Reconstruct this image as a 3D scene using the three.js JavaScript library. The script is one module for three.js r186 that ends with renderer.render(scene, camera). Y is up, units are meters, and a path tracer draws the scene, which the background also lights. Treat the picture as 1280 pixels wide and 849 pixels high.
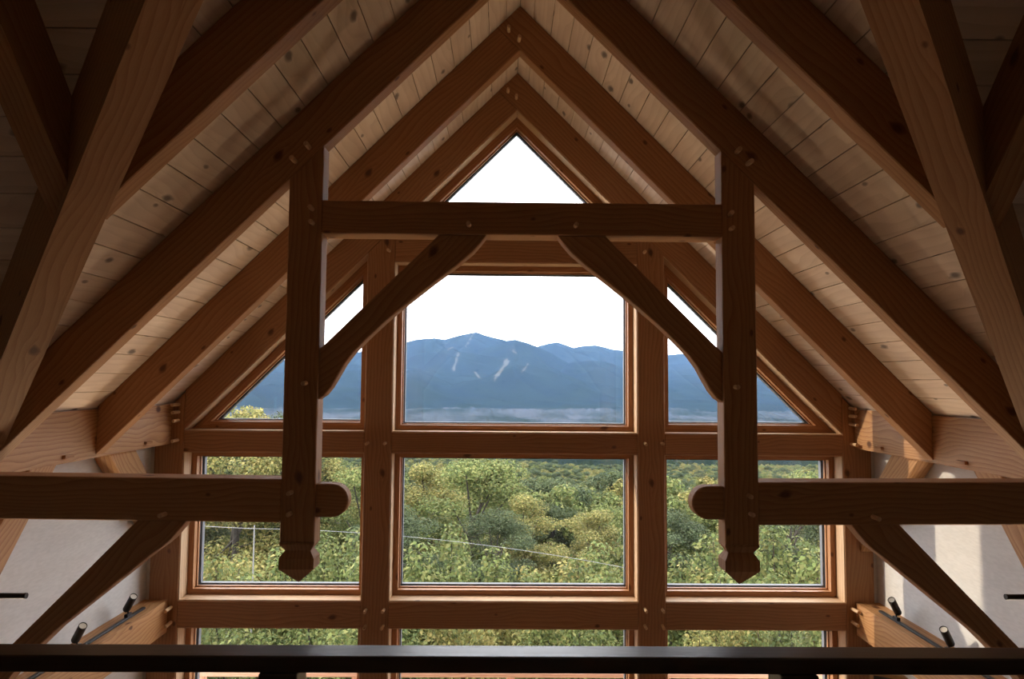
import * as THREE from 'three';
import { mergeGeometries, toCreasedNormals } from 'three/addons/utils/BufferGeometryUtils.js';
import { ImprovedNoise } from 'three/addons/math/ImprovedNoise.js';
import { RoundedBoxGeometry } from 'three/addons/geometries/RoundedBoxGeometry.js';

// ---------------------------------------------------------------- camera, sky, sun, exposure
const scene = new THREE.Scene();
const renderer = new THREE.WebGLRenderer({ antialias: true });
renderer.toneMapping = THREE.LinearToneMapping;
renderer.toneMappingExposure = 1.55;
renderer.shadowMap.enabled = true;

const EYE = 4.6;                                   // height of the lens above the floor of the great room
const camera = new THREE.PerspectiveCamera(2 * Math.atan(424.5 / 853) * 180 / Math.PI, 1280 / 849, 0.05, 40000);
camera.rotation.order = 'YXZ';
camera.position.set(-0.109, EYE, 0);
camera.rotation.set(0.0613, -0.0101, 0.0078);
camera.updateMatrixWorld(true);

const SKY_LEVEL = 4.4, SUN_LEVEL = 2.7;
{ // bright hazy sky
  const W = 512, Hh = 256, data = new Float32Array(W * Hh * 4), n = new ImprovedNoise();
  for (let j = 0; j < Hh; j++) for (let i = 0; i < W; i++) {
    const up = ((j + 0.5) / Hh - 0.5) * Math.PI, az = ((i + 0.5) / W - 0.5) * 2 * Math.PI;
    const x = Math.cos(az) * Math.cos(up), y = Math.sin(up), z = Math.sin(az) * Math.cos(up);
    const f = n.noise(x * 2.1 + 7.3, y * 3.4 + 1.7, z * 2.1 + 3.1) + 0.4 * n.noise(x * 5 + 2, y * 8, z * 5 + 9);
    const L = SKY_LEVEL * (0.88 + 0.28 * f);
    const k = (j * W + i) * 4;
    data[k] = L * 0.985; data[k + 1] = L; data[k + 2] = L * 1.03; data[k + 3] = 1;
  }
  const t = new THREE.DataTexture(data, W, Hh, THREE.RGBAFormat, THREE.FloatType);
  t.mapping = THREE.EquirectangularReflectionMapping; t.magFilter = THREE.LinearFilter; t.needsUpdate = true;
  scene.background = t; scene.environment = t;
}
const sunTo = new THREE.Vector3(-0.9317 * Math.cos(0.41), Math.sin(0.41), -0.3633 * Math.cos(0.41)).normalize();
const sun = new THREE.DirectionalLight(new THREE.Color(1.0, 0.86, 0.66), SUN_LEVEL);
sun.name = 'sun';
sun.position.copy(sunTo).multiplyScalar(60).add(new THREE.Vector3(0, EYE, -7));
sun.target.position.set(0, EYE, -7);
sun.castShadow = true; sun.shadow.mapSize.set(2048, 2048);
Object.assign(sun.shadow.camera, { left: -40, right: 40, top: 40, bottom: -40, near: 1, far: 200 });
sun.shadow.radius = 1.5;
scene.add(sun, sun.target);
scene.fog = new THREE.FogExp2(new THREE.Color(0.30, 0.54, 1.0), 0.000021);

// ---------------------------------------------------------------- helpers
let seed = 12345;
const rnd = () => { seed = (seed * 1664525 + 1013904223) >>> 0; return seed / 4294967296; };
const rr = (a, b) => a + (b - a) * rnd();
const noise = new ImprovedNoise();
const V = (x, y, d) => new THREE.Vector3(x, y + EYE, -d);          // x, height over the lens, distance into the scene
function rayOf(px, py) {                                           // photo pixel to direction
  return new THREE.Vector3((px - 640) / 853, (424.5 - py) / 853, -1).applyQuaternion(camera.quaternion);
}
function atDepth(px, py, d) { const r = rayOf(px, py); return r.multiplyScalar(d / -r.z).add(camera.position); }
function atSide(px, py, X) { const r = rayOf(px, py); return r.multiplyScalar((X - camera.position.x) / r.x).add(camera.position); }

const taken = {};
function numbered(name) {
  const n = taken[name] = (taken[name] ?? -1) + 1;
  return n ? `${name}_${String(n).padStart(3, '0')}` : name;
}
function mesh(name, geo, mat, parent) {
  const m = new THREE.Mesh(geo, mat);
  m.castShadow = m.receiveShadow = true;
  m.name = parent && parent !== scene ? name : numbered(name);
  (parent ?? scene).add(m);
  return m;
}
function tag(o, label, category, group) {
  o.userData.label = label; o.userData.category = category;
  if (group) o.userData.group = group;
  return o;
}
function struct(o, label) { o.userData.kind = 'structure'; if (label) o.userData.label = label; return o; }
function group(name) { const g = new THREE.Group(); g.name = numbered(name); scene.add(g); return g; }

// uv in metres along and across the grain
function grainUV(geo, g, lenM = 2.4, acrossM = 0.6) {
  if (geo.index) geo = geo.toNonIndexed();
  geo.computeVertexNormals();
  const p = geo.attributes.position, n = geo.attributes.normal, uv = new Float32Array(p.count * 2);
  const ou = rnd(), ov = rnd(), P = new THREE.Vector3(), N = new THREE.Vector3(), T = new THREE.Vector3(), S = new THREE.Vector3();
  for (let i = 0; i < p.count; i++) {
    P.fromBufferAttribute(p, i); N.fromBufferAttribute(n, i);
    T.crossVectors(N, g);
    if (T.length() < 0.3) {                                        // end grain
      S.set(Math.abs(g.y) > 0.8 ? 1 : 0, Math.abs(g.y) > 0.8 ? 0 : 1, 0); T.crossVectors(N, S).normalize();
      uv[2 * i] = P.dot(S) / lenM * 3 + ou; uv[2 * i + 1] = P.dot(T) / acrossM + ov;
    } else { T.normalize(); uv[2 * i] = P.dot(g) / lenM + ou; uv[2 * i + 1] = P.dot(T) / acrossM + ov; }
  }
  geo.setAttribute('uv', new THREE.BufferAttribute(uv, 2));
  return geo;
}
// polygon in the plane of the gable, from depth d0 to d1
function slabXY(pts, d0, d1, g, bevel = 0.007) {
  let area = 0;
  for (let i = 0; i < pts.length; i++) { const [a, b] = pts[i], [c, e] = pts[(i + 1) % pts.length]; area += a * e - c * b; }
  if (area < 0) pts = [...pts].reverse();
  const s = new THREE.Shape(pts.map(([x, y]) => new THREE.Vector2(x, y + EYE)));
  const geo = new THREE.ExtrudeGeometry(s, { depth: d1 - d0 - 2 * bevel, bevelEnabled: bevel > 0, bevelSize: bevel, bevelThickness: bevel, bevelOffset: -bevel, bevelSegments: 1, curveSegments: 10 });
  geo.translate(0, 0, -d1 + bevel);
  return grainUV(geo, g);
}
// polygon in a side-wall plane given as [depth, height], from x0 to x1
function slabZY(pts, x0, x1, g, bevel = 0.007) {
  let area = 0;
  for (let i = 0; i < pts.length; i++) { const [a, b] = pts[i], [c, e] = pts[(i + 1) % pts.length]; area += a * e - c * b; }
  if (area < 0) pts = [...pts].reverse();
  const s = new THREE.Shape(pts.map(([d, y]) => new THREE.Vector2(d, y + EYE)));
  const lo = Math.min(x0, x1), hi = Math.max(x0, x1);
  const geo = new THREE.ExtrudeGeometry(s, { depth: hi - lo - 2 * bevel, bevelEnabled: bevel > 0, bevelSize: bevel, bevelThickness: bevel, bevelOffset: -bevel, bevelSegments: 1 });
  geo.rotateY(Math.PI / 2); geo.translate(lo + bevel, 0, 0);       // shape x becomes -z, extrusion becomes +x
  return grainUV(geo, g);
}
// six-sided solid from two quads
function hexa(a, b, g, len = 2.4, across = 0.6) {
  const q = [...a, ...b], pos = [];
  const c = q.reduce((s, v) => s.add(v), new THREE.Vector3()).multiplyScalar(1 / 8);
  for (let f of [[0, 1, 2, 3], [7, 6, 5, 4], [0, 4, 5, 1], [1, 5, 6, 2], [2, 6, 7, 3], [3, 7, 4, 0]]) {
    const n = new THREE.Vector3().crossVectors(q[f[1]].clone().sub(q[f[0]]), q[f[2]].clone().sub(q[f[0]]));
    const m = f.reduce((s, i) => s.add(q[i]), new THREE.Vector3()).multiplyScalar(0.25).sub(c);
    if (n.dot(m) < 0) f = [...f].reverse();
    for (const i of [f[0], f[1], f[2], f[0], f[2], f[3]]) pos.push(q[i].x, q[i].y, q[i].z);
  }
  const geo = new THREE.BufferGeometry();
  geo.setAttribute('position', new THREE.Float32BufferAttribute(pos, 3));
  return grainUV(geo, g, len, across);
}
function boxG(x0, x1, y0, y1, d0, d1, g = new THREE.Vector3(1, 0, 0)) {
  const b = new THREE.BoxGeometry(x1 - x0, y1 - y0, d1 - d0);
  b.translate((x0 + x1) / 2, (y0 + y1) / 2 + EYE, -(d0 + d1) / 2);
  return grainUV(b, g);
}
const GX = new THREE.Vector3(1, 0, 0), GY = new THREE.Vector3(0, 1, 0), GZ = new THREE.Vector3(0, 0, 1);
const mirror = (pts, s) => pts.map(([x, y]) => [s * x, y]);

// ---------------------------------------------------------------- procedural textures
function pnoise(x, y, px, py, s) {                                  // noise that repeats every px, py
  const h = (i, j) => { let t = ((i % px) + px) % px * 374761393 + (((j % py) + py) % py) * 668265263 + s * 1442695041; t = Math.imul(t ^ (t >>> 13), 1274126177); return ((t ^ (t >>> 16)) >>> 0) / 4294967296; };
  const i = Math.floor(x), j = Math.floor(y), u = x - i, v = y - j, a = u * u * (3 - 2 * u), b = v * v * (3 - 2 * v);
  return (h(i, j) * (1 - a) + h(i + 1, j) * a) * (1 - b) + (h(i, j + 1) * (1 - a) + h(i + 1, j + 1) * a) * b;
}
function tex(W, H, fn, srgb = true) {
  const d = new Uint8Array(W * H * 4);
  for (let j = 0; j < H; j++) for (let i = 0; i < W; i++) {
    const c = fn(i / W, j / H), k = (j * W + i) * 4;
    for (let q = 0; q < 3; q++) d[k + q] = Math.max(0, Math.min(255, c[q] * 255));
    d[k + 3] = 255;
  }
  const t = new THREE.DataTexture(d, W, H, THREE.RGBAFormat);
  t.wrapS = t.wrapT = THREE.RepeatWrapping; t.magFilter = THREE.LinearFilter; t.minFilter = THREE.LinearMipmapLinearFilter; t.generateMipmaps = true;
  if (srgb) t.colorSpace = THREE.SRGBColorSpace;
  t.needsUpdate = true;
  return t;
}
function woodField(rings, warp, knots, s) {                          // -> [grain 0..1, knot 0..1]
  return (u, v) => {
    let kn = 0, bend = 0;
    for (const [ku, kv, kr, ka] of knots) {
      let du = u - ku, dv = v - kv; du -= Math.round(du); dv -= Math.round(dv);
      du *= 2.4 / 0.6;
      const q = Math.hypot(du * 0.62, dv) / kr * (0.75 + 0.6 * pnoise(u * 40, v * 30, 40, 30, s + 7));
      kn = Math.max(kn, ka * Math.max(0, Math.min(1, (1.3 - q) * 1.3)));
      bend += Math.exp(-q * q * 0.09) * Math.sign(dv) * kr * 0.9;
    }
    const w = (pnoise(u * 5, v * 4, 5, 4, s) - 0.5) * warp + (pnoise(u * 11, v * 9, 11, 9, s + 1) - 0.5) * warp * 0.3;
    const ring = (v - bend) * rings + w;
    const f = ring - Math.floor(ring), late = Math.pow(f, 2.2);
    const fibre = pnoise(u * 34, v * 230, 34, 230, s + 2) * 0.6 + pnoise(u * 90, v * 400, 90, 400, s + 3) * 0.4;
    return [late * 0.62 + fibre * 0.38, kn];
  };
}
const mixc = (a, b, t) => a.map((x, i) => x + (b[i] - x) * t);
const firF = woodField(17, 2.4, [[0.13, 0.32, 0.030, 1], [0.52, 0.71, 0.042, 1], [0.83, 0.18, 0.026, 0.9], [0.37, 0.9, 0.022, 0.8], [0.7, 0.5, 0.02, 0.7]], 11);
const firMap = tex(1024, 512, (u, v) => { const [g, k] = firF(u, v); return mixc(mixc([0.97, 0.94, 0.90], [0.79, 0.70, 0.61], g), [0.45, 0.34, 0.26], k * 0.8); });
const firBump = tex(1024, 512, (u, v) => { const [g, k] = firF(u, v); const q = 0.6 - g * 0.45 - k * 0.1; return [q, q, q]; }, false);
const boldF = woodField(15, 3.0, [[0.22, 0.4, 0.05, 1], [0.63, 0.75, 0.06, 1], [0.86, 0.2, 0.035, 1]], 51);
const boldMap = tex(1024, 512, (u, v) => { const [g, k] = boldF(u, v); return mixc(mixc([1.0, 0.96, 0.90], [0.74, 0.62, 0.50], Math.pow(g, 1.3)), [0.42, 0.30, 0.2], k * 0.85); });
const pineF = woodField(9, 1.6, [[0.08, 0.22, 0.036, 0.9], [0.30, 0.62, 0.045, 1], [0.47, 0.12, 0.030, 0.9], [0.64, 0.86, 0.05, 1], [0.90, 0.45, 0.034, 1], [0.2, 0.93, 0.024, 0.8], [0.76, 0.34, 0.026, 0.8]], 77);
const pineMap = tex(1024, 512, (u, v) => {
  const [g, k] = pineF(u, v), cloudy = pnoise(u * 6, v * 8, 6, 8, 5) * 0.5 + pnoise(u * 17, v * 13, 17, 13, 6) * 0.5;
  return mixc(mixc(mixc([0.97, 0.95, 0.92], [0.86, 0.82, 0.77], g * 0.8), [0.80, 0.74, 0.70], cloudy * 0.55), [0.42, 0.39, 0.38], k * 0.8);
});
const pineBump = tex(1024, 512, (u, v) => { const [g, k] = pineF(u, v); const q = 0.6 - g * 0.3 - k * 0.15; return [q, q, q]; }, false);
const plasterMap = tex(512, 512, (u, v) => { const q = 0.95 + 0.05 * pnoise(u * 60, v * 60, 60, 60, 3) - 0.03 * pnoise(u * 7, v * 7, 7, 7, 4); return [q, q, q]; });

// ---------------------------------------------------------------- materials
const std = (o) => new THREE.MeshStandardMaterial(o);
const lin = (r, g, b) => new THREE.Color().setRGB(r, g, b);
const timberM = [[0.385, 0.207, 0.094], [0.37, 0.197, 0.088], [0.40, 0.218, 0.10]].map(([r, g, b]) => std({ color: lin(r, g, b), map: firMap, bumpMap: firBump, bumpScale: 0.0006, roughness: 0.72 }));
const honeyM = [[0.44, 0.255, 0.12], [0.46, 0.27, 0.127]].map(([r, g, b]) => std({ color: lin(r, g, b), map: boldMap, bumpMap: firBump, bumpScale: 0.0012, roughness: 0.6 }));
const sashM = std({ color: lin(0.46, 0.24, 0.11), map: firMap, bumpMap: firBump, bumpScale: 0.0006, roughness: 0.5 });
const pegM = std({ color: lin(0.70, 0.52, 0.33), map: firMap, roughness: 0.6 });
const boardM = [[0.82, 0.71, 0.60], [0.77, 0.66, 0.55], [0.86, 0.76, 0.65]].map(([r, g, b]) => std({ color: lin(r, g, b), map: pineMap, bumpMap: pineBump, bumpScale: 0.0006, roughness: 0.7 }));
const plasterM = std({ color: lin(0.64, 0.62, 0.59), map: plasterMap, roughness: 0.9 });
const roofM = std({ color: lin(0.32, 0.26, 0.2), roughness: 0.95 });
const liningM = std({ color: lin(0.60, 0.44, 0.29), map: firMap, roughness: 0.6 });
const floorM = std({ color: lin(0.36, 0.23, 0.13), map: firMap, bumpMap: firBump, bumpScale: 0.0008, roughness: 0.5 });
const stainM = std({ color: lin(0.030, 0.019, 0.013), map: firMap, bumpMap: firBump, bumpScale: 0.0004, roughness: 0.30 });
const metalM = std({ color: lin(0.012, 0.012, 0.013), roughness: 0.45, metalness: 0.3 });
const rodM = std({ color: lin(0.035, 0.028, 0.024), roughness: 0.5, metalness: 0.4 });
const claddingM = std({ color: lin(0.10, 0.11, 0.125), roughness: 0.6 });
const gasketM = std({ color: lin(0.02, 0.02, 0.022), roughness: 0.8 });
const glassM = new THREE.MeshPhysicalMaterial({ color: 0xffffff, transmission: 1, thickness: 0, roughness: 0, ior: 1.5, specularIntensity: 0.7 });
const deckM = std({ color: lin(0.72, 0.50, 0.38), map: firMap, roughness: 0.7 });
let mi = 0;
const tm = () => timberM[mi++ % timberM.length];

// ---------------------------------------------------------------- measures (x, heights over the lens, distances)
const H = 3.2925, L = 2.889;                       // ceiling and rafter undersides at the ridge, both falling at 45 degrees
const D = 7.1, D2 = 5.796, D1 = 4.483, D0 = 3.2615;
const RT = 0.127, GT = 0.23;                        // thickness of rafters and of the gable frame
const RIDGE = 1.355, K = 0.885, MC = 1 / K;         // ridge of the crossing roof and the slant of the valleys
const WALL = 3.74, FLOOR = -EYE;
const valleyD = (x) => RIDGE + K * x;
const SIDE = { '-1': 'shaded', 1: 'sunlit' };
const sideWord = (s) => (s < 0 ? 'on the shaded wall side' : 'on the sunlit wall side');

function peg(parent, px, py, d, out = 0.1, r = 0.0155) {            // round oak peg standing out of a face
  const p = atDepth(px, py, d - out * 0.5);
  const g = new THREE.CylinderGeometry(r, r * 1.04, out + 0.04, 8, 1); g.rotateX(Math.PI / 2);
  g.rotateX(rr(-0.06, 0.06)); g.rotateY(rr(-0.06, 0.06));
  g.translate(p.x, p.y, -d + out / 2 - 0.02);
  const m = mesh('peg', grainUV(g, GZ), pegM, parent);
  m.userData.label = 'pale round wooden peg';
  return m;
}

// ---------------------------------------------------------------- shell of the house
{
  const add = (name, geo, mat, label) => struct(mesh(name, geo, mat), label);
  add('floor', boxG(-5.6, 5.6, FLOOR - 0.2, FLOOR, -2, 7.45, GZ), floorM, 'honey wooden floor of the great room below');
  add('floor_loft', boxG(-5.5, 5.5, -2.02, -1.76, -1.9, 1.94, GX), floorM, 'wooden floor of the loft behind the railing');
  for (const s of [-1, 1]) {
    const w = s < 0 ? 'left' : 'right';
    const X = (a, b) => (s < 0 ? [-b, -a] : [a, b]);
    add(`wall_${w}`, boxG(...X(WALL, 3.95), FLOOR, -0.34, 4.45, 7.45, GZ), plasterM, s < 0 ? 'white plaster wall in shade beside the gable windows' : 'white plaster wall with patches of sun beside the gable windows');
    add(`wall_gable_${w}`, boxG(...X(3.702, 3.95), FLOOR, -0.36, 7.12, 7.45, GY), plasterM, `white plaster return ${sideWord(s)} of the gable`);
    add(`wall_crossing_${w}`, boxG(...X(3.94, 5.6), FLOOR, -0.3, 4.45, 4.66, GX), plasterM, `white plaster wall of the crossing wing ${sideWord(s)}`);
    add(`wall_end_${w}`, slabZY([[-2, FLOOR], [4.66, FLOOR], [4.66, H - MC * (4.66 - RIDGE) + 0.1], [RIDGE, H + 0.1], [-2, H - MC * (2 + RIDGE) + 0.1]], ...X(5.5, 5.65), GY, 0), plasterM, `white plaster end wall of the crossing wing ${sideWord(s)}`);
  }
  add('wall_back', boxG(-5.6, 5.6, FLOOR, -0.5, -2.1, -1.95, GX), plasterM, 'white plaster wall behind the loft');
}
// roof: outer decks, then the planks that line them
{
  const roofPt = (s, x, d, up) => V(s * (x + up * Math.SQRT1_2), H - x + up * Math.SQRT1_2, d);
  const crossPt = (x, d, up) => { const y = H - MC * Math.abs(d - RIDGE), n = Math.hypot(1, MC); return V(x, y + up / n, d + Math.sign(d - RIDGE) * up * MC / n); };
  for (const s of [-1, 1]) {
    const w = s < 0 ? 'left' : 'right';
    const q = (up) => [[0, RIDGE], [0, 7.75], [4.25, 7.75], [4.25, valleyD(4.25)]].map(([x, d]) => roofPt(s, x, d, up));
    const c = (up) => [[0, RIDGE], [5.8, RIDGE], [5.8, 5.1], [(5.1 - RIDGE) / K, 5.1]].map(([x, d]) => crossPt(s * x, d + (d === RIDGE ? 1e-4 : 0), up));
    struct(mesh(`roof_${w}`, hexa(q(0.032), q(0.25), GZ), roofM), 'roof deck over the plank ceiling');
    struct(mesh(`roof_crossing_${w}`, hexa(c(0.032), c(0.25), GX), roofM), 'roof deck over the crossing wing');
    // whitewashed planks of the main ceiling, running towards the gable
    const ceil = group(`ceiling_${w}`); struct(ceil, s < 0 ? 'whitewashed pine plank ceiling slope above the shaded wall' : 'whitewashed pine plank ceiling slope above the sunlit wall');
    const edges = [0]; for (let e = 0.167; e < 5.3; e += 0.2112) edges.push(e); 
    for (let i = 0; i + 1 < edges.length; i++) {
      const x0 = (edges[i] + 0.0032) / Math.SQRT2, x1 = (edges[i + 1] - 0.0032) / Math.SQRT2;
      const face = (up) => [[x0, valleyD(x0) - 0.02], [x0, 7.5], [x1, 7.5], [x1, valleyD(x1) - 0.02]].map(([x, d]) => roofPt(s, x, d, up));
      mesh('plank', hexa(face(rr(0, 0.0015)), face(0.026), GZ, 2.6, 0.62), boardM[Math.floor(rnd() * 3)], ceil);
    }
    const cc = group(`ceiling_crossing_${w}`); struct(cc, `whitewashed pine plank ceiling of the crossing wing ${sideWord(s)}`);
    const n = Math.hypot(1, MC);
    for (let e = 2.753 - 0.1985 * 10; e < 5.6; e += 0.1985) {
      const d0 = RIDGE + (e + 0.003) / n, d1 = RIDGE + (e + 0.1955) / n;
      const face = (up) => [[(d0 - RIDGE) / K, d0], [5.5, d0], [5.5, d1], [(d1 - RIDGE) / K, d1]].map(([x, d]) => crossPt(s * x, d, up));
      if ((d1 - RIDGE) / K < 5.2) mesh('plank', hexa(face(0), face(0.026), GX, 2.6, 0.62), boardM[Math.floor(rnd() * 3)], cc);
    }
  }
  const back = (up) => [[-5.8, RIDGE], [5.8, RIDGE], [5.8, -2.3], [-5.8, -2.3]].map(([x, d]) => crossPt(x, d - (d === RIDGE ? 1e-4 : 0), up));
  struct(mesh('roof_back', hexa(back(0.0), back(0.2), GX), boardM[1]), 'whitewashed roof slope above the loft');
  struct(mesh('roof_ridge', slabXY([[-0.3, H - 0.24], [0, H + 0.06], [0.3, H - 0.24], [0.3, H + 0.3], [-0.3, H + 0.3]], RIDGE - 0.3, 7.75, GZ, 0), roofM), 'ridge cap of the main roof');
  struct(mesh('roof_ridge', slabZY([[RIDGE - 0.3, H - 0.28], [RIDGE, H + 0.06], [RIDGE + 0.3, H - 0.28], [RIDGE + 0.3, H + 0.3], [RIDGE - 0.3, H + 0.3]], -5.8, 5.8, GX, 0), roofM), 'ridge cap of the crossing roof');
}

// ---------------------------------------------------------------- gable frame
const apex = (s) => (s > 0 ? [[-0.2018, 3.0908], [0, H]] : [[0.2018, 3.0908]]);       // one rafter of a pair runs through the joint
const CB = 1.243, CT = 1.50, R1 = -0.531, R2 = -0.747, R3 = -2.245, R4 = -2.514, R5 = -4.15;
const PI_ = 1.272, PO = 1.553, CI = 3.405, CO = 3.70;
for (const s of [-1, 1]) {
  const rafter = mesh('gable_rafter', slabXY(mirror([...apex(s), [CI, H - CI], [CI, L - CI], [0, L]], s), D, D + GT, new THREE.Vector3(s, -1, 0).normalize()), tm());
  tag(rafter, `stained timber rafter of the window gable ${sideWord(s)}`, 'rafter');
  if (s > 0) { peg(rafter, 635, 113, D, 0.09); peg(rafter, 645.6, 121, D, 0.09); }
  const post = mesh('gable_post', slabXY(mirror([[PI_, FLOOR], [PO, FLOOR], [PO, L - PO], [PI_, L - PI_]], s), D, D + GT, GY), tm());
  tag(post, `stained timber post between the middle and side gable windows ${sideWord(s)}`, 'post');
  for (const [x, y] of s < 0 ? [[459, 554.5], [481, 554.5], [456.5, 764], [479, 764], [456, 784.5], [478, 784.5], [486, 313]] : [[807, 555], [828, 555], [807, 763], [829, 764], [807, 784], [829, 784], [806, 315]]) peg(post, x, y, D, 0.09);
  const corner = mesh('corner_post', slabXY(mirror([[CI, FLOOR], [CO, FLOOR], [CO, H - CO - 0.02], [CI, H - CI - 0.02]], s), D, D + GT, GY), tm());
  tag(corner, `stained timber corner post of the gable ${sideWord(s)}`, 'post');
  for (const [x, y] of s < 0 ? [[219.5, 506], [219.5, 515.5], [219.5, 526], [218.5, 551], [210, 762], [210, 781]] : [[1066, 511], [1066, 520.5], [1067, 531], [1068, 556], [1069, 763.5], [1069, 780]]) peg(corner, x, y, D, 0.13, 0.017);
  for (const [y0, y1, what] of [[R2, R1, 'upper'], [R4, R3, 'lower'], [FLOOR, R5, 'sill']]) {
    const r = mesh('gable_rail', slabXY(mirror([[PO, y0], [CI, y0], [CI, y1], [PO, y1]], s), D, D + GT, GX), tm());
    tag(r, `${what === 'sill' ? 'bottom' : what} horizontal timber rail of the side gable windows ${sideWord(s)}`, 'rail');
  }
}
for (const [y0, y1, label] of [[CB, CT, 'horizontal timber tie below the triangular peak window'], [R2, R1, 'upper horizontal timber rail under the mountain view window'], [R4, R3, 'lower horizontal timber rail under the forest view window'], [FLOOR, R5, 'bottom timber sill of the middle gable window']])
  tag(mesh('gable_rail', slabXY([[-PI_, y0], [PI_, y0], [PI_, y1], [-PI_, y1]], D, D + GT, GX), tm()), label, 'rail');

// windows: timber sash, dark gasket, outer metal edge and pane in each opening
function inset(poly, t) {
  let a = 0; const n = poly.length;
  for (let i = 0; i < n; i++) { const [x, y] = poly[i], [u, v] = poly[(i + 1) % n]; a += x * v - u * y; }
  if (a < 0) poly = [...poly].reverse();
  const line = poly.map(([x, y], i) => { const [u, v] = poly[(i + 1) % n], l = Math.hypot(u - x, v - y), nx = -(v - y) / l, ny = (u - x) / l; return [nx, ny, nx * x + ny * y + t]; });
  return poly.map((_, i) => { const [a1, b1, c1] = line[(i + n - 1) % n], [a2, b2, c2] = line[i], q = a1 * b2 - a2 * b1; return [(c1 * b2 - c2 * b1) / q, (a1 * c2 - a2 * c1) / q]; });
}
function ring(poly, o, i, d0, d1, bevel = 0) {                       // one straight member along every edge of the opening
  const A = inset(poly, o), B = inset(poly, i), geos = [];
  for (let k = 0; k < A.length; k++) {
    const k2 = (k + 1) % A.length, g = new THREE.Vector3(A[k2][0] - A[k][0], A[k2][1] - A[k][1], 0).normalize();
    geos.push(slabXY([A[k], A[k2], B[k2], B[k]], d0, d1, g, bevel));
  }
  return mergeGeometries(geos);
}
let wn = 0;
function gableWindow(poly, label, sash = 0.062) {
  const w = group(`window_${++wn}`); struct(w, label);
  mesh('lining', ring(poly, 0, 0.007, D + 0.012, D + 0.186), liningM, w);
  const f = mesh('sash', ring(poly, 0.006, sash, D + 0.19, D + 0.29), sashM, w);
  mesh('bead', ring(poly, sash - 0.004, sash + 0.012, D + 0.262, D + 0.29), sashM, f);
  mesh('gasket', ring(poly, sash - 0.01, sash + 0.010, D + 0.291, D + 0.312), gasketM, w);
  mesh('outer_edge', ring(poly, -0.03, sash + 0.024, D + 0.325, D + 0.38), claddingM, w);
  const p = inset(poly, sash - 0.012);
  mesh('pane', slabXY(p, D + 0.312, D + 0.318, GX, 0), glassM, w);
}
gableWindow([[0, L], [-(L - PI_ < CT ? PI_ : PI_), L - PI_], [-PI_, CT], [PI_, CT], [PI_, L - PI_]], 'triangular peak window under the ridge', 0.085);
gableWindow([[-PI_, R1], [PI_, R1], [PI_, CB], [-PI_, CB]], 'large middle window facing the mountain');
gableWindow([[-PI_, R3], [PI_, R3], [PI_, R2], [-PI_, R2]], 'large middle window facing the forest');
gableWindow([[-PI_, R5], [PI_, R5], [PI_, R4], [-PI_, R4]], 'lowest middle window facing the deck');
for (const s of [-1, 1]) {
  gableWindow(mirror([[PO, R1], [L - R1, R1], [PO, L - PO]], s), `sloping triangular side window ${sideWord(s)}`, 0.085);
  gableWindow(mirror([[PO, R3], [CI, R3], [CI, R2], [PO, R2]], s), `rectangular side window ${sideWord(s)}`);
  gableWindow(mirror([[PO, R5], [CI, R5], [CI, R4], [PO, R4]], s), `lowest side window ${sideWord(s)}`);
}

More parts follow.
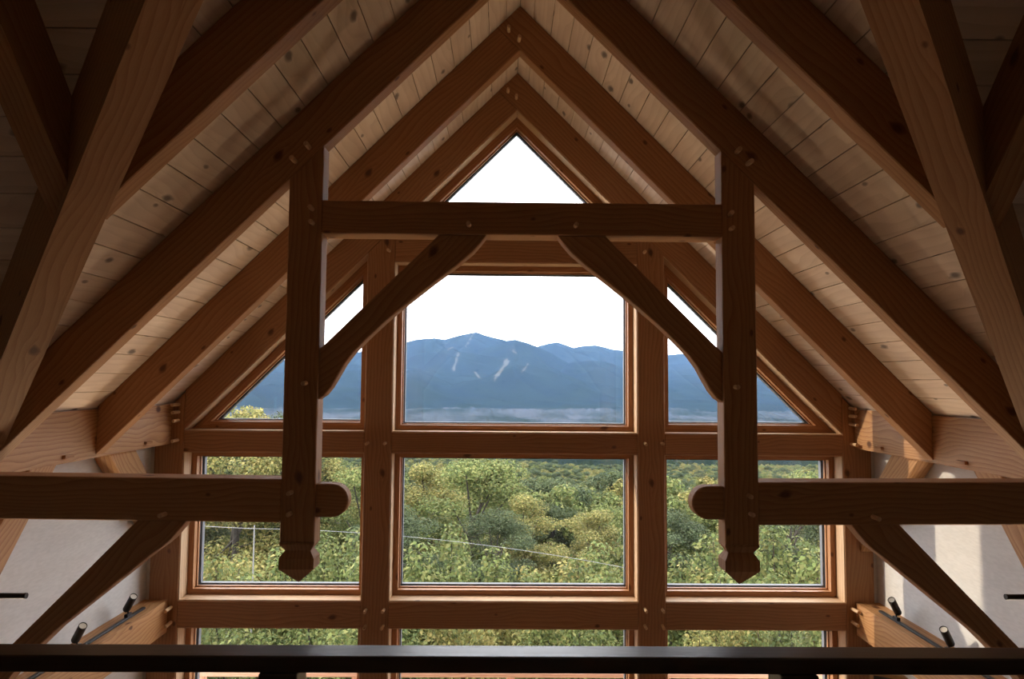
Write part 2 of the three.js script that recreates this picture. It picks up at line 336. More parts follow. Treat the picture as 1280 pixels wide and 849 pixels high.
// ---------------------------------------------------------------- rafters and hammer-beam truss
for (const s of [-1, 1]) {
  const slope = new THREE.Vector3(s, -1, 0).normalize();
  const r2 = mesh('rafter', slabXY(mirror([...apex(s), [3.53, H - 3.53], [3.53, L - 3.53], [0, L]], s), D2, D2 + RT, slope), tm());
  tag(r2, `stained timber rafter midway between truss and gable ${sideWord(s)}`, 'rafter');
  if (s > 0) { peg(r2, 636, 36, D2, 0.09); peg(r2, 649, 48, D2, 0.09); }
  const r1 = mesh('truss_rafter', slabXY(mirror([[0, H], [3.5, H - 3.5], [3.5, L - 3.5], [0, L]], s), D1, D1 + RT, slope), tm());
  tag(r1, `dark timber principal rafter of the hammer-beam truss ${sideWord(s)}`, 'rafter');
  for (const [x, y] of s < 0 ? [[384.5, 182], [367, 199.5]] : [[923, 188], [937, 203]]) peg(r1, x, y, D1, 0.075, 0.0165);
  const r0 = mesh('rafter', slabXY(mirror([[0, H], [2.1, H - 2.1], [2.1, L - 2.1], [0, L]], s), D0, D0 + RT, slope), tm());
  tag(r0, `dark timber rafter running into the valley beam ${sideWord(s)}`, 'rafter');

  // hammer post with its carved pendant
  const post = mesh('hammer_post', slabXY(mirror([[1.33, -1.05], [1.553, -1.05], [1.553, L - 1.553], [1.33, L - 1.33]], s), D1, D1 + 0.145, GY), tm());
  tag(post, `dark timber hammer post with pointed pendant ${sideWord(s)}`, 'post');
  {
    const lev = [[-1.05, 0.1115, 0.0725], [-1.062, 0.1115, 0.0725], [-1.105, 0.082, 0.043], [-1.152, 0.1125, 0.0735], [-1.218, 0.1125, 0.0735], [-1.316, 0.003, 0.003]];
    const pos = [], cx = s * 1.4415, cd = D1 + 0.0725;
    for (let i = 0; i + 1 < lev.length; i++) {
      const c = ([y, hx, hz]) => [[-1, -1], [1, -1], [1, 1], [-1, 1]].map(([a, b]) => V(cx + a * hx, y, cd - b * hz));
      const A = c(lev[i]), B = c(lev[i + 1]);
      for (let k = 0; k < 4; k++) { const k2 = (k + 1) % 4; for (const v of [A[k], B[k], B[k2], A[k], B[k2], A[k2]]) pos.push(v.x, v.y, v.z); }
    }
    const g = new THREE.BufferGeometry(); g.setAttribute('position', new THREE.Float32BufferAttribute(pos, 3));
    const pe = mesh('pendant', grainUV(g, GY), post.material, post); pe.userData.label = 'notched and pointed post end';
  }
  for (const [x, y] of s < 0 ? [[389, 260], [389.5, 278], [380.5, 479], [362.5, 616.5], [361.5, 643]] : [[914, 267], [915, 285.5], [921, 484], [937.5, 620.5], [940, 643.5]]) peg(post, x, y, D1, 0.06, 0.015);

  // hammer beam with rounded through end
  const hb = mesh('hammer_beam', slabXY(mirror([[1.55, -0.645], [3.6, -0.632], [3.6, -0.908], [1.55, -0.922]], s), D1 - 0.0, D1 + 0.19, GX), tm());
  tag(hb, `dark horizontal hammer beam with round projecting end ${sideWord(s)}`, 'beam');
  {
    const pts = [[1.334, -0.676]]; for (let i = 0; i <= 14; i++) { const a = Math.PI / 2 + Math.PI * i / 14; pts.push([1.228 + Math.cos(a) * 0.1075, -0.7835 + Math.sin(a) * 0.1075]); } pts.push([1.334, -0.891]);
    const e = mesh('rounded_end', slabXY(mirror(pts, s), D1 + 0.02, D1 + 0.125, GX), hb.material, hb); e.userData.label = 'half-round projecting beam end';
  }
  peg(hb, s < 0 ? 203 : 1095, s < 0 ? 644 : 647.5, D1, 0.07);

  // curved brace under the collar beam
  const up = [[1.332, 0.2], [0.556, 0.974]], low = [[0.234, 0.974], [0.275, 0.918], [0.327, 0.858], [0.425, 0.772], [0.59, 0.645], [0.766, 0.503], [0.90, 0.388], [1.027, 0.266], [1.11, 0.178], [1.164, 0.105], [1.205, 0.03], [1.25, -0.05], [1.29, -0.1], [1.332, -0.13]];
  tag(mesh('collar_brace', slabXY(mirror([...up, ...low], s), D1 + 0.018, D1 + 0.125, new THREE.Vector3(-s, 1, 0).normalize()), tm()), `dark flared brace from hammer post to collar beam ${sideWord(s)}`, 'brace');
  // knee brace below the hammer beam
  tag(mesh('knee_brace', slabXY(mirror([[2.476, -0.912], [2.8, -1.248], [3.6, -2.067], [3.6, -2.42], [3.4, -2.12], [3.232, -1.886], [3.1, -1.742], [2.975, -1.617], [2.66, -1.362], [2.376, -1.13], [2.31, -1.083], [2.262, -1.04], [2.2, -0.965], [2.16, -0.915]], s), D1 + 0.02, D1 + 0.145, new THREE.Vector3(s, -1, 0).normalize()), tm()), `dark knee brace under the hammer beam ${sideWord(s)}`, 'brace');
  tag(mesh('wall_post', slabXY(mirror([[3.605, FLOOR], [3.735, FLOOR], [3.735, -0.50], [3.605, -0.67]], s), D1, D1 + 0.23, GY), tm()), `timber wall post carrying the hammer-beam truss ${sideWord(s)}`, 'post');

  // wall plate, girt and braces of the side wall
  const plate = mesh('wall_plate', slabXY(mirror([[3.53, -0.665], [3.76, -0.665], [3.76, -0.49], [3.53, -0.262]], s), D1 + 0.135, D - 0.001, GZ), honeyM[0]);
  tag(plate, `honey coloured timber wall plate under the rafters ${sideWord(s)}`, 'beam');
  for (const d of [5.42, 6.62]) {
    const k = mesh('wedge', boxG(Math.min(s * 3.505, s * 3.535), Math.max(s * 3.505, s * 3.535), -0.625, -0.6, d - 0.055, d + 0.055, GZ), timberM[1], plate);
    k.userData.label = 'small dark wooden wedge';
  }
  const girt = mesh('wall_girt', slabXY(mirror([[3.5, -2.552], [3.75, -2.552], [3.75, -2.232], [3.5, -2.232]], s), D1 + 0.2, D - 0.001, GZ), honeyM[1]);
  tag(girt, `honey coloured timber girt carrying the spotlight track ${sideWord(s)}`, 'beam');
  const X = s < 0 ? [-3.72, -3.56] : [3.56, 3.72];
  tag(mesh('wall_brace', slabZY([[6.05, -0.66], [6.48, -0.66], [7.098, -1.33], [7.098, -1.72]], ...X, new THREE.Vector3(0, -1, -1).normalize()), honeyM[1]), `honey coloured brace from wall plate to corner post ${sideWord(s)}`, 'brace');
  tag(mesh('wall_brace', slabZY([[5.36, -0.66], [5.06, -0.66], [4.70, -1.12], [4.70, -1.50]], ...X, new THREE.Vector3(0, -1, 0.8).normalize()), honeyM[0]), `honey coloured brace from wall plate to truss post ${sideWord(s)}`, 'brace');

  // round rod on the truss post
  const rod = group('wall_rod'); tag(rod, `short dark round rod sticking out below the hammer beam ${sideWord(s)}`, 'rod');
  const rg = new THREE.CylinderGeometry(0.017, 0.017, 0.41, 20); rg.rotateZ(Math.PI / 2); rg.translate(s * 3.405, EYE + (s < 0 ? -1.41 : -1.388), -(D1 + 0.06)); mesh('rod', rg, rodM, rod);
  const rc = new THREE.CylinderGeometry(0.0185, 0.0185, 0.014, 20); rc.rotateZ(Math.PI / 2); rc.translate(s * 3.199, EYE + (s < 0 ? -1.41 : -1.388), -(D1 + 0.06)); mesh('end_cap', rc, rodM, rod);

  // valley beam and jack rafter of the crossing roof
  {
    const w = 0.19, line = (y, o) => [2.84 + o * 0.663 * w - y, 3.995 - o * 0.749 * w - K * y];
    const q = (y) => {
      const [xi, di] = line(y, 0), [xo, dq] = line(y, 1);
      const t = [V(s * xi, y, di), V(s * xo, y, dq)];
      return [t[0], t[1], V(s * xo, y + 0.485, dq), V(s * xi, y + 0.47, di)];
    };
    tag(mesh('valley_beam', hexa(q(-0.42), q(2.82), new THREE.Vector3(s, -1, -K).normalize()), timberM[2]), `broad reddish valley beam where two roof slopes meet ${sideWord(s)}`, 'beam');
    const g = new THREE.Vector3(0, -1, -K).normalize(), j = (a, b) => [[2.13, a, 0.41], [2.275, b, 0.41], [2.275, b, 0], [2.13, a, 0]].map(([x, d, o]) => V(s * x, H - MC * (d - RIDGE) - o, d));
    tag(mesh('jack_rafter', hexa(j(RIDGE + 0.05, RIDGE + 0.05), j(3.125, 3.255), g), timberM[0]), `dark jack rafter of the crossing roof meeting the valley beam ${sideWord(s)}`, 'rafter');
  }
}
{
  const collar = mesh('collar_beam', slabXY([[-1.334, 0.972], [1.334, 0.972], [1.334, 1.193], [-1.334, 1.193]], D1, D1 + 0.19, GX), timberM[1]);
  tag(collar, 'dark horizontal collar beam joining the two hammer posts', 'beam');
  peg(collar, 586, 280.5, D1, 0.05); peg(collar, 720, 281.5, D1, 0.05);
}

// ---------------------------------------------------------------- spotlights on tracks along the girts
const lensM = std({ color: lin(0.5, 0.49, 0.46), emissive: lin(1.0, 0.86, 0.66), emissiveIntensity: 0.12, roughness: 0.3 });
for (const s of [-1, 1]) {
  const track = mesh('light_track', new RoundedBoxGeometry(0.036, 0.02, 2.1, 2, 0.004).translate(s * 3.595, EYE - 2.222, -5.76), metalM);
  tag(track, `black spotlight track lying on the girt ${sideWord(s)}`, 'track');
  const where = ['by the corner post', 'between its two neighbours', 'by the truss post'];
  [6.53, 5.77, 5.0].forEach((d, i) => {
    const g = group('spotlight'); tag(g, `black cylinder spotlight aimed upwards ${sideWord(s)}, ${where[i]}`, 'spotlight', 'spotlights on the girt tracks');
    g.position.set(s * 3.595, EYE - 2.212, -d);
    mesh('foot', new RoundedBoxGeometry(0.034, 0.03, 0.075, 2, 0.004).translate(0, 0.015, 0), metalM, g);
    mesh('stem', new THREE.CylinderGeometry(0.007, 0.007, 0.06, 10).translate(0, 0.055, 0), metalM, g);
    const a = s * 0.62, b = 0.40, dir = new THREE.Vector3(0, 1, 0).applyEuler(new THREE.Euler(b, 0, a, 'ZXY'));
    const head = new THREE.CylinderGeometry(0.0325, 0.0325, 0.185, 28, 1, true), back = new THREE.CylinderGeometry(0.0325, 0.028, 0.012, 28).translate(0, -0.0985, 0), rim = new THREE.TorusGeometry(0.030, 0.003, 8, 28).rotateX(Math.PI / 2).translate(0, 0.0925, 0);
    const put = (q) => q.rotateX(b).rotateZ(a).translate(dir.x * 0.045, 0.085 + dir.y * 0.062, dir.z * 0.045);
    const h = mesh('head', put(mergeGeometries([head, back, rim].map((q) => q.toNonIndexed()))), metalM, g);
    mesh('lens', put(new THREE.CylinderGeometry(0.0285, 0.0285, 0.006, 24).translate(0, 0.084, 0)), lensM, h);
    const l = new THREE.SpotLight(new THREE.Color(1.0, 0.78, 0.52), 2.6, 0.58, 0.7);
    l.name = 'spot_beam'; l.castShadow = true; l.shadow.radius = 2;
    l.position.set(dir.x * 0.145, 0.085 + dir.y * 0.162, dir.z * 0.145);
    l.target.position.copy(l.position).add(dir); g.add(l, l.target);
  });
}

// ---------------------------------------------------------------- loft railing
{
  const g = group('loft_railing'); tag(g, 'dark stained wooden railing of the loft with square posts', 'railing');
  const put = (name, x0, x1, y0, y1, d0, d1, gr) => {
    const b = new RoundedBoxGeometry(x1 - x0, y1 - y0, d1 - d0, 2, 0.006).translate((x0 + x1) / 2, (y0 + y1) / 2 + EYE, -(d0 + d1) / 2);
    return mesh(name, grainUV(b, gr), stainM, g);
  };
  put('handrail', -5.45, 5.45, -0.832, -0.785, 1.996, 2.086, GX);
  for (const x of [-4.45, -2.97, -1.485, 0, 1.485, 2.97, 4.45]) put('post', x - 0.745 - 0.055, x - 0.745 + 0.055, -1.95, -0.832, 1.99, 2.092, GY);
  put('bottom_rail', -5.45, 5.45, -1.70, -1.64, 2.02, 2.06, GX);
}

// ---------------------------------------------------------------- framed pictures low on the sunlit wall
{
  const matM = std({ color: lin(0.03, 0.03, 0.032), roughness: 0.6 }), paperM = std({ color: lin(0.62, 0.55, 0.42), roughness: 0.8 }), goldM = std({ color: lin(0.52, 0.36, 0.17), map: firMap, roughness: 0.45 });
  const frame = (x, y, d, w, h, turn, label) => {
    const g = group('framed_picture'); tag(g, label, 'picture'); g.position.set(x, y + EYE, -d); g.rotation.y = turn;
    const P = [[-w / 2, -h / 2], [w / 2, -h / 2], [w / 2, h / 2], [-w / 2, h / 2]].map(([a, b]) => [a, b - EYE]);
    mesh('frame', ring(P, 0, 0.035, -0.03, 0.02, 0.003), goldM, g);
    mesh('mat', new THREE.BoxGeometry(w - 0.06, h - 0.06, 0.01), matM, g);
    mesh('print', new THREE.BoxGeometry(w - 0.18, h - 0.18, 0.004).translate(0, 0, 0.008), paperM, g);
  };
  frame(3.62, -3.04, 6.72, 0.34, 0.52, -0.5, 'gilt framed picture with black mat under the sunlit girt');
}

// ---------------------------------------------------------------- outside: deck rail
{
  const deck = mesh('deck', boxG(-6, 6, FLOOR - 0.3, FLOOR - 0.12, 7.5, 9.4, GX), deckM); tag(deck, 'wooden deck outside below the gable windows', 'deck');
  const g = group('deck_railing'); tag(g, 'pale reddish wooden deck railing outside the lowest windows', 'railing');
  mesh('top_rail', boxG(-6, 6, -3.815, -3.765, 9.05, 9.19, GX), deckM, g);
  mesh('bottom_rail', boxG(-6, 6, -4.55, -4.48, 9.1, 9.14, GX), deckM, g);
  for (let x = -6; x <= 6.01; x += 2) mesh('post', boxG(x - 0.05, x + 0.05, -4.72, -3.815, 9.07, 9.17, GY), deckM, g);
}

// ---------------------------------------------------------------- land
const fbm = (x, y, z, o = 4) => { let a = 0, k = 0.5, f = 1; for (let i = 0; i < o; i++) { a += k * noise.noise(x * f, y * f, z * f); k *= 0.5; f *= 2.03; } return a; };
const VALLEY = -190;
function ground(x, d) {                                               // height over the lens of the near slope
  const pts = [[0, -4.95], [8, -5.0], [12, -6.2], [22, -9.4], [40, -13.0], [70, -18], [120, -27], [250, -45], [450, -66], [800, -98], [1500, -142], [2600, -182], [3600, VALLEY], [40000, VALLEY]];
  let y = VALLEY;
  for (let i = 0; i + 1 < pts.length; i++) if (d >= pts[i][0] && d <= pts[i + 1][0]) { const t = (d - pts[i][0]) / (pts[i + 1][0] - pts[i][0]); y = pts[i][1] + (pts[i + 1][1] - pts[i][1]) * t; }
  const k = Math.min(1, d / 400);
  return y + k * 9 * fbm(x * 0.006, d * 0.006, 3.3) + (d > 30 ? (d - 30) * 0.035 * Math.max(-1, Math.min(1, -x / 60)) * Math.exp(-d / 300) : 0);
}
function landMesh(az0, az1, na, ds, height, color) {
  const pos = [], col = [], idx = [];
  ds.forEach((d) => { for (let i = 0; i <= na; i++) { const x = Math.tan(az0 + (az1 - az0) * i / na) * d, y = height(x, d); pos.push(x, y + EYE, -d); const c = color(x, d, y); col.push(...c); } });
  for (let j = 0; j + 1 < ds.length; j++) for (let i = 0; i < na; i++) { const a = j * (na + 1) + i, b = a + 1, c = a + na + 1, e = c + 1; idx.push(a, b, c, b, e, c); }
  const g = new THREE.BufferGeometry();
  g.setAttribute('position', new THREE.Float32BufferAttribute(pos, 3)); g.setAttribute('color', new THREE.Float32BufferAttribute(col, 3)); g.setIndex(idx); g.computeVertexNormals();
  return g;
}
const landM = new THREE.MeshPhysicalMaterial({ color: lin(0.32, 0.32, 0.32), vertexColors: true, roughness: 1, specularIntensity: 0 });
{
  const ds = []; for (let d = 7.6; d < 700; d *= 1.045) ds.push(d);
  struct(mesh('ground', landMesh(-0.9, 0.9, 120, ds, ground, (x, d) => { const n = 0.5 + 0.5 * noise.noise(x * 0.2, d * 0.2, 1); return [0.05 + 0.04 * n, 0.075 + 0.03 * n, 0.025]; }), landM), 'rough green hillside falling away below the house');
  // canopy of the far woods as bumpy land
  const df = []; for (let d = 640; d < 6200; d *= 1.018) df.push(d);
  const canopy = (x, d) => { const s = d * 0.012 + 6; return ground(x, d) + (3.2 + d * 0.0016) * (Math.abs(noise.noise(x / s, d / s / 1.6, 5.1)) + 0.6 * noise.noise(x / s * 2.3, d / s, 9.1)) + Math.min(1, (d - 600) / 1500) * 26 * fbm(x * 0.0011, d * 0.0011, 8.2); };
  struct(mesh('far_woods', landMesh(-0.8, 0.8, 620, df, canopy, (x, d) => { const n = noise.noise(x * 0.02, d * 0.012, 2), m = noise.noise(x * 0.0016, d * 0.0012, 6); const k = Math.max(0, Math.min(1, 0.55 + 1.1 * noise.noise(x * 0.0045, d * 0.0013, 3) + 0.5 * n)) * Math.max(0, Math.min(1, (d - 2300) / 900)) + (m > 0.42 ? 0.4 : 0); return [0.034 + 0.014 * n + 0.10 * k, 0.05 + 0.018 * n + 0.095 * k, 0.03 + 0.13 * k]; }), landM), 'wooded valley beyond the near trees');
}
// mountains: ridge lines with spurs running down to the valley
{
  const layers = [
    [7200, 2600, [[100, 474], [250, 470], [350, 466], [450, 462], [500, 461.5], [522, 461], [537, 466], [560, 474], [585, 482], [640, 489], [1280, 495]]],
    [8300, 3000, [[100, 500], [480, 495], [500, 490], [520, 481], [540, 471], [560, 462], [580, 452], [600, 441], [618, 431.5], [632, 426], [644, 424.5], [655, 428], [675, 434.5], [690, 442], [705, 451], [720, 459], [740, 469], [765, 480], [800, 490], [1280, 495]]],
    [8000, 2600, [[100, 500], [660, 482], [690, 461], [715, 453], [740, 451], [757, 452], [780, 460], [830, 468], [900, 470], [1000, 467], [1100, 472], [1280, 476]]],
    [9600, 3600, [[0, 462], [150, 455], [300, 452], [380, 449], [430, 443], [470, 437], [490, 433], [500, 430], [520, 424.5], [533, 423.3], [545, 423], [556, 424.5], [566, 421.5], [578, 418.5], [588, 417], [596, 416.3], [604, 418.5], [615, 421.5], [630, 425], [650, 433], [675, 447], [720, 470], [1280, 490]]],
    [11000, 3600, [[0, 470], [600, 462], [640, 446], [660, 438.5], [675, 432.5], [686, 430], [697, 428.5], [707, 431], [717, 434.8], [726, 433], [735, 432], [745, 431.8], [755, 434], [763, 436.5], [775, 438], [790, 438.6], [830, 444], [880, 441], [930, 446], [1000, 449], [1100, 455], [1280, 460]]],
  ].map(([R, w, px]) => [R, w, px.map(([x, y]) => { const r = rayOf(x, y); return [r.x / -r.z, r.y / -r.z * R]; })]);
  const profile = (pts, t) => { if (t <= pts[0][0]) return pts[0][1]; for (let i = 0; i + 1 < pts.length; i++) if (t <= pts[i + 1][0]) { const q = (t - pts[i][0]) / (pts[i + 1][0] - pts[i][0]); return pts[i][1] + (pts[i + 1][1] - pts[i][1]) * q; } return pts.at(-1)[1]; };
  const height = (x, d) => {
    const t = (x - camera.position.x) / d; let y = VALLEY - 30;
    layers.forEach(([R, w, pts], k) => {
      let q = d <= R ? 1 - (R - d) / w : 1 - (d - R) / 1400; if (q <= 0) return;
      const top = profile(pts, t), sx = x + 0.55 * d, spur = 1.5 - 2.6 * Math.abs(noise.noise(sx * 0.00085 + k * 7, (d - 0.35 * x) * 0.0005, k)) - 1.3 * Math.abs(noise.noise(sx * 0.0021, (d + 0.4 * x) * 0.0012, k + 5));
      const f = Math.max(0, Math.min(1, q + (q * (1 - q)) * (spur - 0.6) * 1.1));
      y = Math.max(y, VALLEY + (top - VALLEY) * Math.pow(f, 0.92));
    });
    return y;
  };
  const trails = [[573, 443, 567, 461, 2.0], [591, 418, 582, 434, 0.9], [634, 451, 618, 474, 2.8], [594, 466, 600, 473, 1.6], [660, 455, 652, 466, 1.3], [637, 436, 645, 441, 1.2], [560, 437, 566, 434, 0.9]];
  const ds = []; for (let d = 4300; d <= 12300; d += 38) ds.push(d);
  const inv = camera.matrixWorldInverse, p = new THREE.Vector3();
  const g = landMesh(-0.62, 0.62, 760, ds, height, (x, d, y) => {
    const n = noise.noise(x * 0.004, d * 0.003, 2);
    let c = [0.022 + 0.008 * n, 0.036 + 0.012 * n, 0.020];
    p.set(x, y + EYE, -d).applyMatrix4(inv); const u = 640 + 853 * p.x / -p.z, v = 424.5 - 853 * p.y / -p.z;
    for (const [x0, y0, x1, y1, w] of trails) { const l2 = (x1 - x0) ** 2 + (y1 - y0) ** 2, t = Math.max(0, Math.min(1, ((u - x0) * (x1 - x0) + (v - y0) * (y1 - y0)) / l2)), q = Math.hypot(u - x0 - t * (x1 - x0), v - y0 - t * (y1 - y0)); if (q < w * (0.7 + 0.9 * noise.noise(x * 0.01, d * 0.01, 4))) c = [0.17, 0.165, 0.13]; }
    return c;
  });
  struct(mesh('mountain_range', g, landM), 'distant wooded mountain range with pale cleared ski slopes');
}

// ---------------------------------------------------------------- trees and shrubs
function leafCloud(blobs, n, size, palette, droop = 0.3) {
  const pos = [], col = [], idx = [], c = new THREE.Vector3(), a = new THREE.Vector3(), b = new THREE.Vector3(), nn = new THREE.Vector3(), tot = blobs.reduce((s, q) => s + q[3] * q[4], 0);
  for (const [bx, by, bz, r, h] of blobs) {
    const m = Math.round(n * r * h / tot), tint = rr(0.8, 1.2);
    for (let i = 0; i < m; i++) {
      const u = rr(-1, 1), th = rr(0, 6.2832), q = Math.sqrt(1 - u * u), k = Math.pow(rnd(), 0.38);
      nn.set(q * Math.cos(th), u, q * Math.sin(th));
      c.set(bx + nn.x * r * k, by + nn.y * h * k, bz + nn.z * r * k);
      a.set(rr(-1, 1), rr(-1, 1) - droop, rr(-1, 1)).normalize();
      nn.add(new THREE.Vector3(rr(-1, 1), rr(-0.4, 1.2), rr(-1, 1))).normalize();
      b.crossVectors(a, nn).normalize(); a.crossVectors(nn, b).normalize();
      const L1 = size * rr(0.6, 1.3), W1 = L1 * rr(0.26, 0.36), o = pos.length / 3, pal = palette[Math.floor(rnd() * palette.length)], sh = tint * rr(0.75, 1.25);
      for (const [s, t] of [[-0.5, 0], [0, -1], [0.5, 0], [0, 1]]) pos.push(c.x + a.x * L1 * s + b.x * W1 * t, c.y + a.y * L1 * s + b.y * W1 * t + (t ? 0.12 * L1 : 0), c.z + a.z * L1 * s + b.z * W1 * t);
      for (let v = 0; v < 4; v++) col.push(pal[0] * sh, pal[1] * sh, pal[2] * sh);
      idx.push(o, o + 1, o + 3, o + 1, o + 2, o + 3);
    }
  }
  const g = new THREE.BufferGeometry();
  g.setAttribute('position', new THREE.Float32BufferAttribute(pos, 3)); g.setAttribute('color', new THREE.Float32BufferAttribute(col, 3)); g.setIndex(idx); g.computeVertexNormals();
  return g;
}
function stems(list) {
  return mergeGeometries(list.map(([x0, y0, z0, x1, y1, z1, r0, r1]) => {
    const A = new THREE.Vector3(x0, y0, z0), B = new THREE.Vector3(x1, y1, z1), l = A.distanceTo(B), g = new THREE.CylinderGeometry(r1, r0, l, 7, 1);
    g.translate(0, l / 2, 0); g.applyQuaternion(new THREE.Quaternion().setFromUnitVectors(new THREE.Vector3(0, 1, 0), B.sub(A).normalize())); g.translate(x0, y0, z0); return g;
  }));
}
const leafM = new THREE.MeshPhysicalMaterial({ color: lin(1.12, 0.96, 1.4), vertexColors: true, roughness: 0.9, transmission: 0.35, thickness: 0, side: THREE.DoubleSide, specularIntensity: 0.12 });
const barkM = std({ color: lin(0.035, 0.028, 0.022), roughness: 0.95 });
const GREEN = [[0.10, 0.145, 0.032], [0.13, 0.175, 0.04], [0.075, 0.115, 0.03], [0.17, 0.20, 0.05]];
const YELLOW = [[0.19, 0.20, 0.045], [0.15, 0.175, 0.04], [0.24, 0.235, 0.06], [0.11, 0.14, 0.035]];
const DARK = [[0.055, 0.085, 0.028], [0.075, 0.105, 0.034], [0.045, 0.07, 0.024]];

function shrubProto(palette, seed0, n, lumps) {                        // unit: about 4 m tall, base at 0
  seed = seed0; const blobs = [], st = [];
  for (let i = 0; i < lumps; i++) {
    const a = rr(0, 6.28), r = rr(0.1, 1.3), top = rr(1.9, 4.1) - r * 0.5, x = Math.cos(a) * r, z = Math.sin(a) * r;
    blobs.push([x, top - 0.35, z, rr(0.3, 0.6), rr(0.45, 0.85)], [x * 0.9, top * 0.55, z * 0.9, rr(0.5, 0.85), rr(0.6, 1.0)], [x * 1.1, top * 0.25, z * 1.1, rr(0.5, 0.9), 0.6]);
    st.push([x * 0.2, 0, z * 0.2, x * 0.9, top * 0.6, z * 0.9, 0.04, 0.022], [x * 0.9, top * 0.6, z * 0.9, x, top, z, 0.022, 0.008]);
  }
  return { leaf: leafCloud(blobs, n, 0.135, palette), wood: stems(st) };
}
function treeProto(palette, seed0, n, size, R, T) {                      // crown radius R, height T, base at 0
  seed = seed0; const blobs = [], st = [[0, -1, 0, 0, T * 0.55, 0, T * 0.020, T * 0.012]];
  for (let i = 0; i < 32; i++) {
    const a = rr(0, 6.28), h = rr(0.04, 1), w = Math.sqrt(Math.max(0.05, 1 - Math.pow((h - 0.5) / 0.56, 2))), r = R * w * Math.sqrt(rr(0.15, 1)) * 0.72;
    blobs.push([Math.cos(a) * r, h * T - R * 0.12, Math.sin(a) * r, R * rr(0.24, 0.4), R * rr(0.18, 0.3)]);
    if (i % 2) st.push([0, T * rr(0.25, 0.5), 0, Math.cos(a) * r, h * T * 0.95, Math.sin(a) * r, T * 0.007, T * 0.003]);
  }
  return { leaf: leafCloud(blobs, n, size, palette, 0.2), wood: stems(st) };
}
function plant(name, proto, x, d, y, scale, label, category, grp, tall = 1) {
  const g = group(name); tag(g, label, category, grp);
  g.position.set(x, y + EYE, -d); g.rotation.y = rr(0, 6.28); g.scale.set(scale, scale * tall, scale);
  mesh('foliage', proto.leaf, leafM, g); mesh('stem', proto.wood, barkM, g);
  return g;
}
const shrubs = [shrubProto(GREEN, 101, 7500, 8), shrubProto(YELLOW, 102, 7000, 7), shrubProto(GREEN, 103, 8000, 9)];
const broad = [treeProto(GREEN, 201, 22000, 0.21, 4.4, 11), treeProto(YELLOW, 202, 22000, 0.21, 4.2, 12), treeProto(DARK, 203, 22000, 0.21, 4.6, 12)];
const far = [treeProto(GREEN, 301, 5500, 0.42, 4.2, 10), treeProto(YELLOW, 302, 5500, 0.42, 4.0, 10), treeProto(DARK, 303, 5500, 0.42, 4.2, 11)];
seed = 777;
// shrubs below the deck: [photo column, photo row of the top, distance]
for (const [px, py, d, k] of [[258, 672, 19, 2], [300, 690, 15, 0], [345, 655, 22, 1], [385, 668, 20, 0], [432, 640, 21, 2], [470, 668, 18, 0], [520, 690, 19, 2], [556, 655, 20, 0], [598, 662, 23, 0], [640, 700, 17, 1], [662, 690, 21, 2], [705, 668, 23, 1], [742, 695, 18, 0], [775, 660, 24, 0], [812, 690, 19, 2], [845, 668, 21, 1], [880, 690, 18, 0], [925, 672, 22, 2], [960, 640, 20, 2], [1000, 655, 18, 0], [1045, 670, 21, 1], [215, 665, 21, 1], [580, 715, 14.5, 1], [410, 715, 15, 2], [700, 722, 15, 0], [900, 722, 15, 1], [1000, 715, 14, 0]]) {
  const p = atDepth(px, py, d), gy = ground(p.x, d), tall = Math.max(2.2, p.y - EYE - gy);
  plant('shrub', shrubs[k], p.x, d, gy - 0.1, tall / 4.0, ['dense green shrub growing below the deck railing', 'yellow green shrub growing below the deck railing', 'wide green shrub of many stems below the deck railing'][k], 'shrub', 'shrubs below the deck', 1);
}
// taller trees behind them
for (const [px, py, d, k, w, label] of [
  [590, 574, 48, 0, 1.15, 'broad rounded tree in the middle of the forest view'], [540, 580, 56, 1, 1.0, 'broad yellow green tree beside the rounded tree'], [655, 618, 44, 1, 0.7, 'small pale tree in front of the wooded hillside'],
  [300, 512, 42, 1, 1.1, null], [345, 522, 50, 2, 1.0, null], [262, 520, 55, 0, 1.1, null], [420, 572, 52, 1, 1.0, null], [385, 560, 60, 0, 1.0, null], [455, 585, 46, 0, 0.9, null], [490, 584, 60, 2, 1.0, null],
  [690, 628, 60, 2, 0.8, null], [735, 640, 50, 1, 0.8, null], [775, 632, 58, 0, 0.8, null], [830, 640, 52, 2, 0.8, null], [880, 634, 62, 0, 0.9, null], [930, 640, 55, 1, 0.8, null], [985, 610, 48, 2, 0.9, null], [1035, 590, 52, 0, 1.0, null], [225, 520, 48, 2, 1.1, null], [620, 640, 40, 2, 0.6, null], [500, 640, 38, 2, 0.7, null],
]) {
  const p = atDepth(px, py, d), gy = ground(p.x, d), T = [11, 12, 12][k], tall = (p.y - EYE - gy) / T;
  plant('broadleaf_tree', broad[k], p.x, d, gy, w, label ?? ['mid green tree standing behind the shrubs', 'yellow green tree standing behind the shrubs', 'dark green tree standing behind the shrubs'][k], 'tree', label ? undefined : 'trees behind the shrubs', tall / w);
}
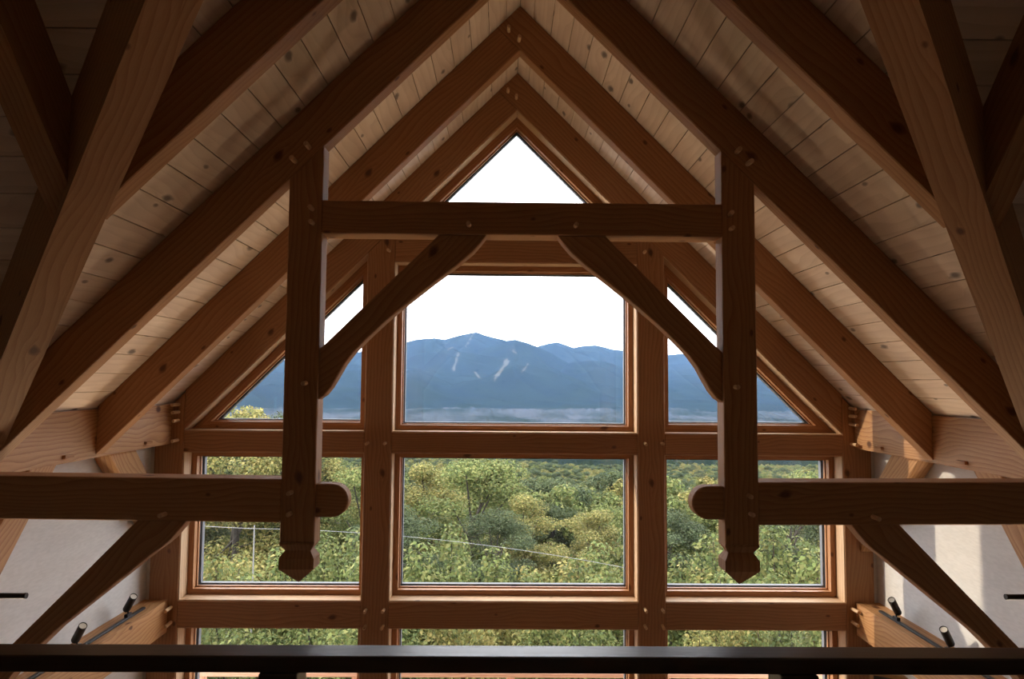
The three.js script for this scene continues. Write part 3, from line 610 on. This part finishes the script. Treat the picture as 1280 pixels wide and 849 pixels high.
// wooded hillside
{
  const spots = [];
  for (let d = 64; d < 720; d *= 1 + 5.2 / (d + 20)) { const step = 5.0 + d * 0.006; for (let x = -0.56 * d; x < 0.56 * d; x += step) { const xx = x + rr(-2.5, 2.5), dd = d + rr(-3, 3); spots.push([xx, dd, Math.floor(rnd() * 3), rr(0.6, 1.0), rr(0, 6.28), rr(0.75, 1.05)]); } }
  spots.sort((a, b) => a[1] - b[1]);
  spots.slice(0, 270).forEach(([x, d, k, s, a, t]) => { const g = plant('hillside_tree', far[k], x, d, ground(x, d) - 0.5, s, ['mid green leafy tree on the wooded hillside', 'yellow green leafy tree on the wooded hillside', 'dark green leafy tree on the wooded hillside'][k], 'tree', 'trees on the wooded hillside', t); g.rotation.y = a; });
  const rest = spots.slice(270), q = new THREE.Quaternion(), M = new THREE.Matrix4();
  for (let k = 0; k < 3; k++) {
    const mine = rest.filter((r) => r[2] === k), im = new THREE.InstancedMesh(far[k].leaf, leafM, mine.length);
    mine.forEach(([x, d, , s, a, t], i) => im.setMatrixAt(i, M.compose(new THREE.Vector3(x, ground(x, d) - 0.5 + EYE, -d), q.setFromAxisAngle(new THREE.Vector3(0, 1, 0), a), new THREE.Vector3(s, s * t, s))));
    im.name = numbered('hillside_forest'); im.castShadow = im.receiveShadow = true; im.userData.kind = 'stuff';
    tag(im, ['green crowns of the far hillside forest', 'yellow green crowns of the far hillside forest', 'dark crowns of the far hillside forest'][k], 'forest'); scene.add(im);
  }
  
}
// power line
{
  const wireM = std({ color: lin(0.30, 0.30, 0.31), roughness: 0.4, metalness: 0.2 }), poleM = std({ color: lin(0.20, 0.195, 0.19), roughness: 0.9 });
  const wire = (a, b, sag, label) => {
    const pts = []; for (let i = 0; i <= 24; i++) { const t = i / 24, v = a.clone().lerp(b, t); v.y -= sag * 4 * t * (1 - t); pts.push(v); }
    tag(mesh('power_line', new THREE.TubeGeometry(new THREE.CatmullRomCurve3(pts), 48, 0.004, 5), wireM), label, 'wire');
  };
  wire(atDepth(150, 647, 23), atDepth(318, 661, 17), 0.05, 'pale overhead wire running to the slim pole from behind the shaded wall');
  wire(atDepth(318, 661, 17), atDepth(812, 716, 16), -0.22, 'pale overhead wire leaving the slim pole across the forest view');
  const end = atDepth(812, 714, 16), ey = ground(end.x, 16) + EYE;
  tag(mesh('utility_pole', new THREE.CylinderGeometry(0.03, 0.04, end.y - ey, 10).translate(end.x, (end.y + ey) / 2, -16), poleM), 'low grey pole among the shrubs holding the end of the wire', 'pole');
  const top = atDepth(318, 657, 17), gy = ground(top.x, 17) + EYE;
  tag(mesh('utility_pole', new THREE.CylinderGeometry(0.014, 0.02, top.y - gy, 10).translate(top.x, (top.y + gy) / 2, -17), poleM), 'slim grey pole carrying the overhead wire', 'pole');
}
renderer.render(scene, camera);
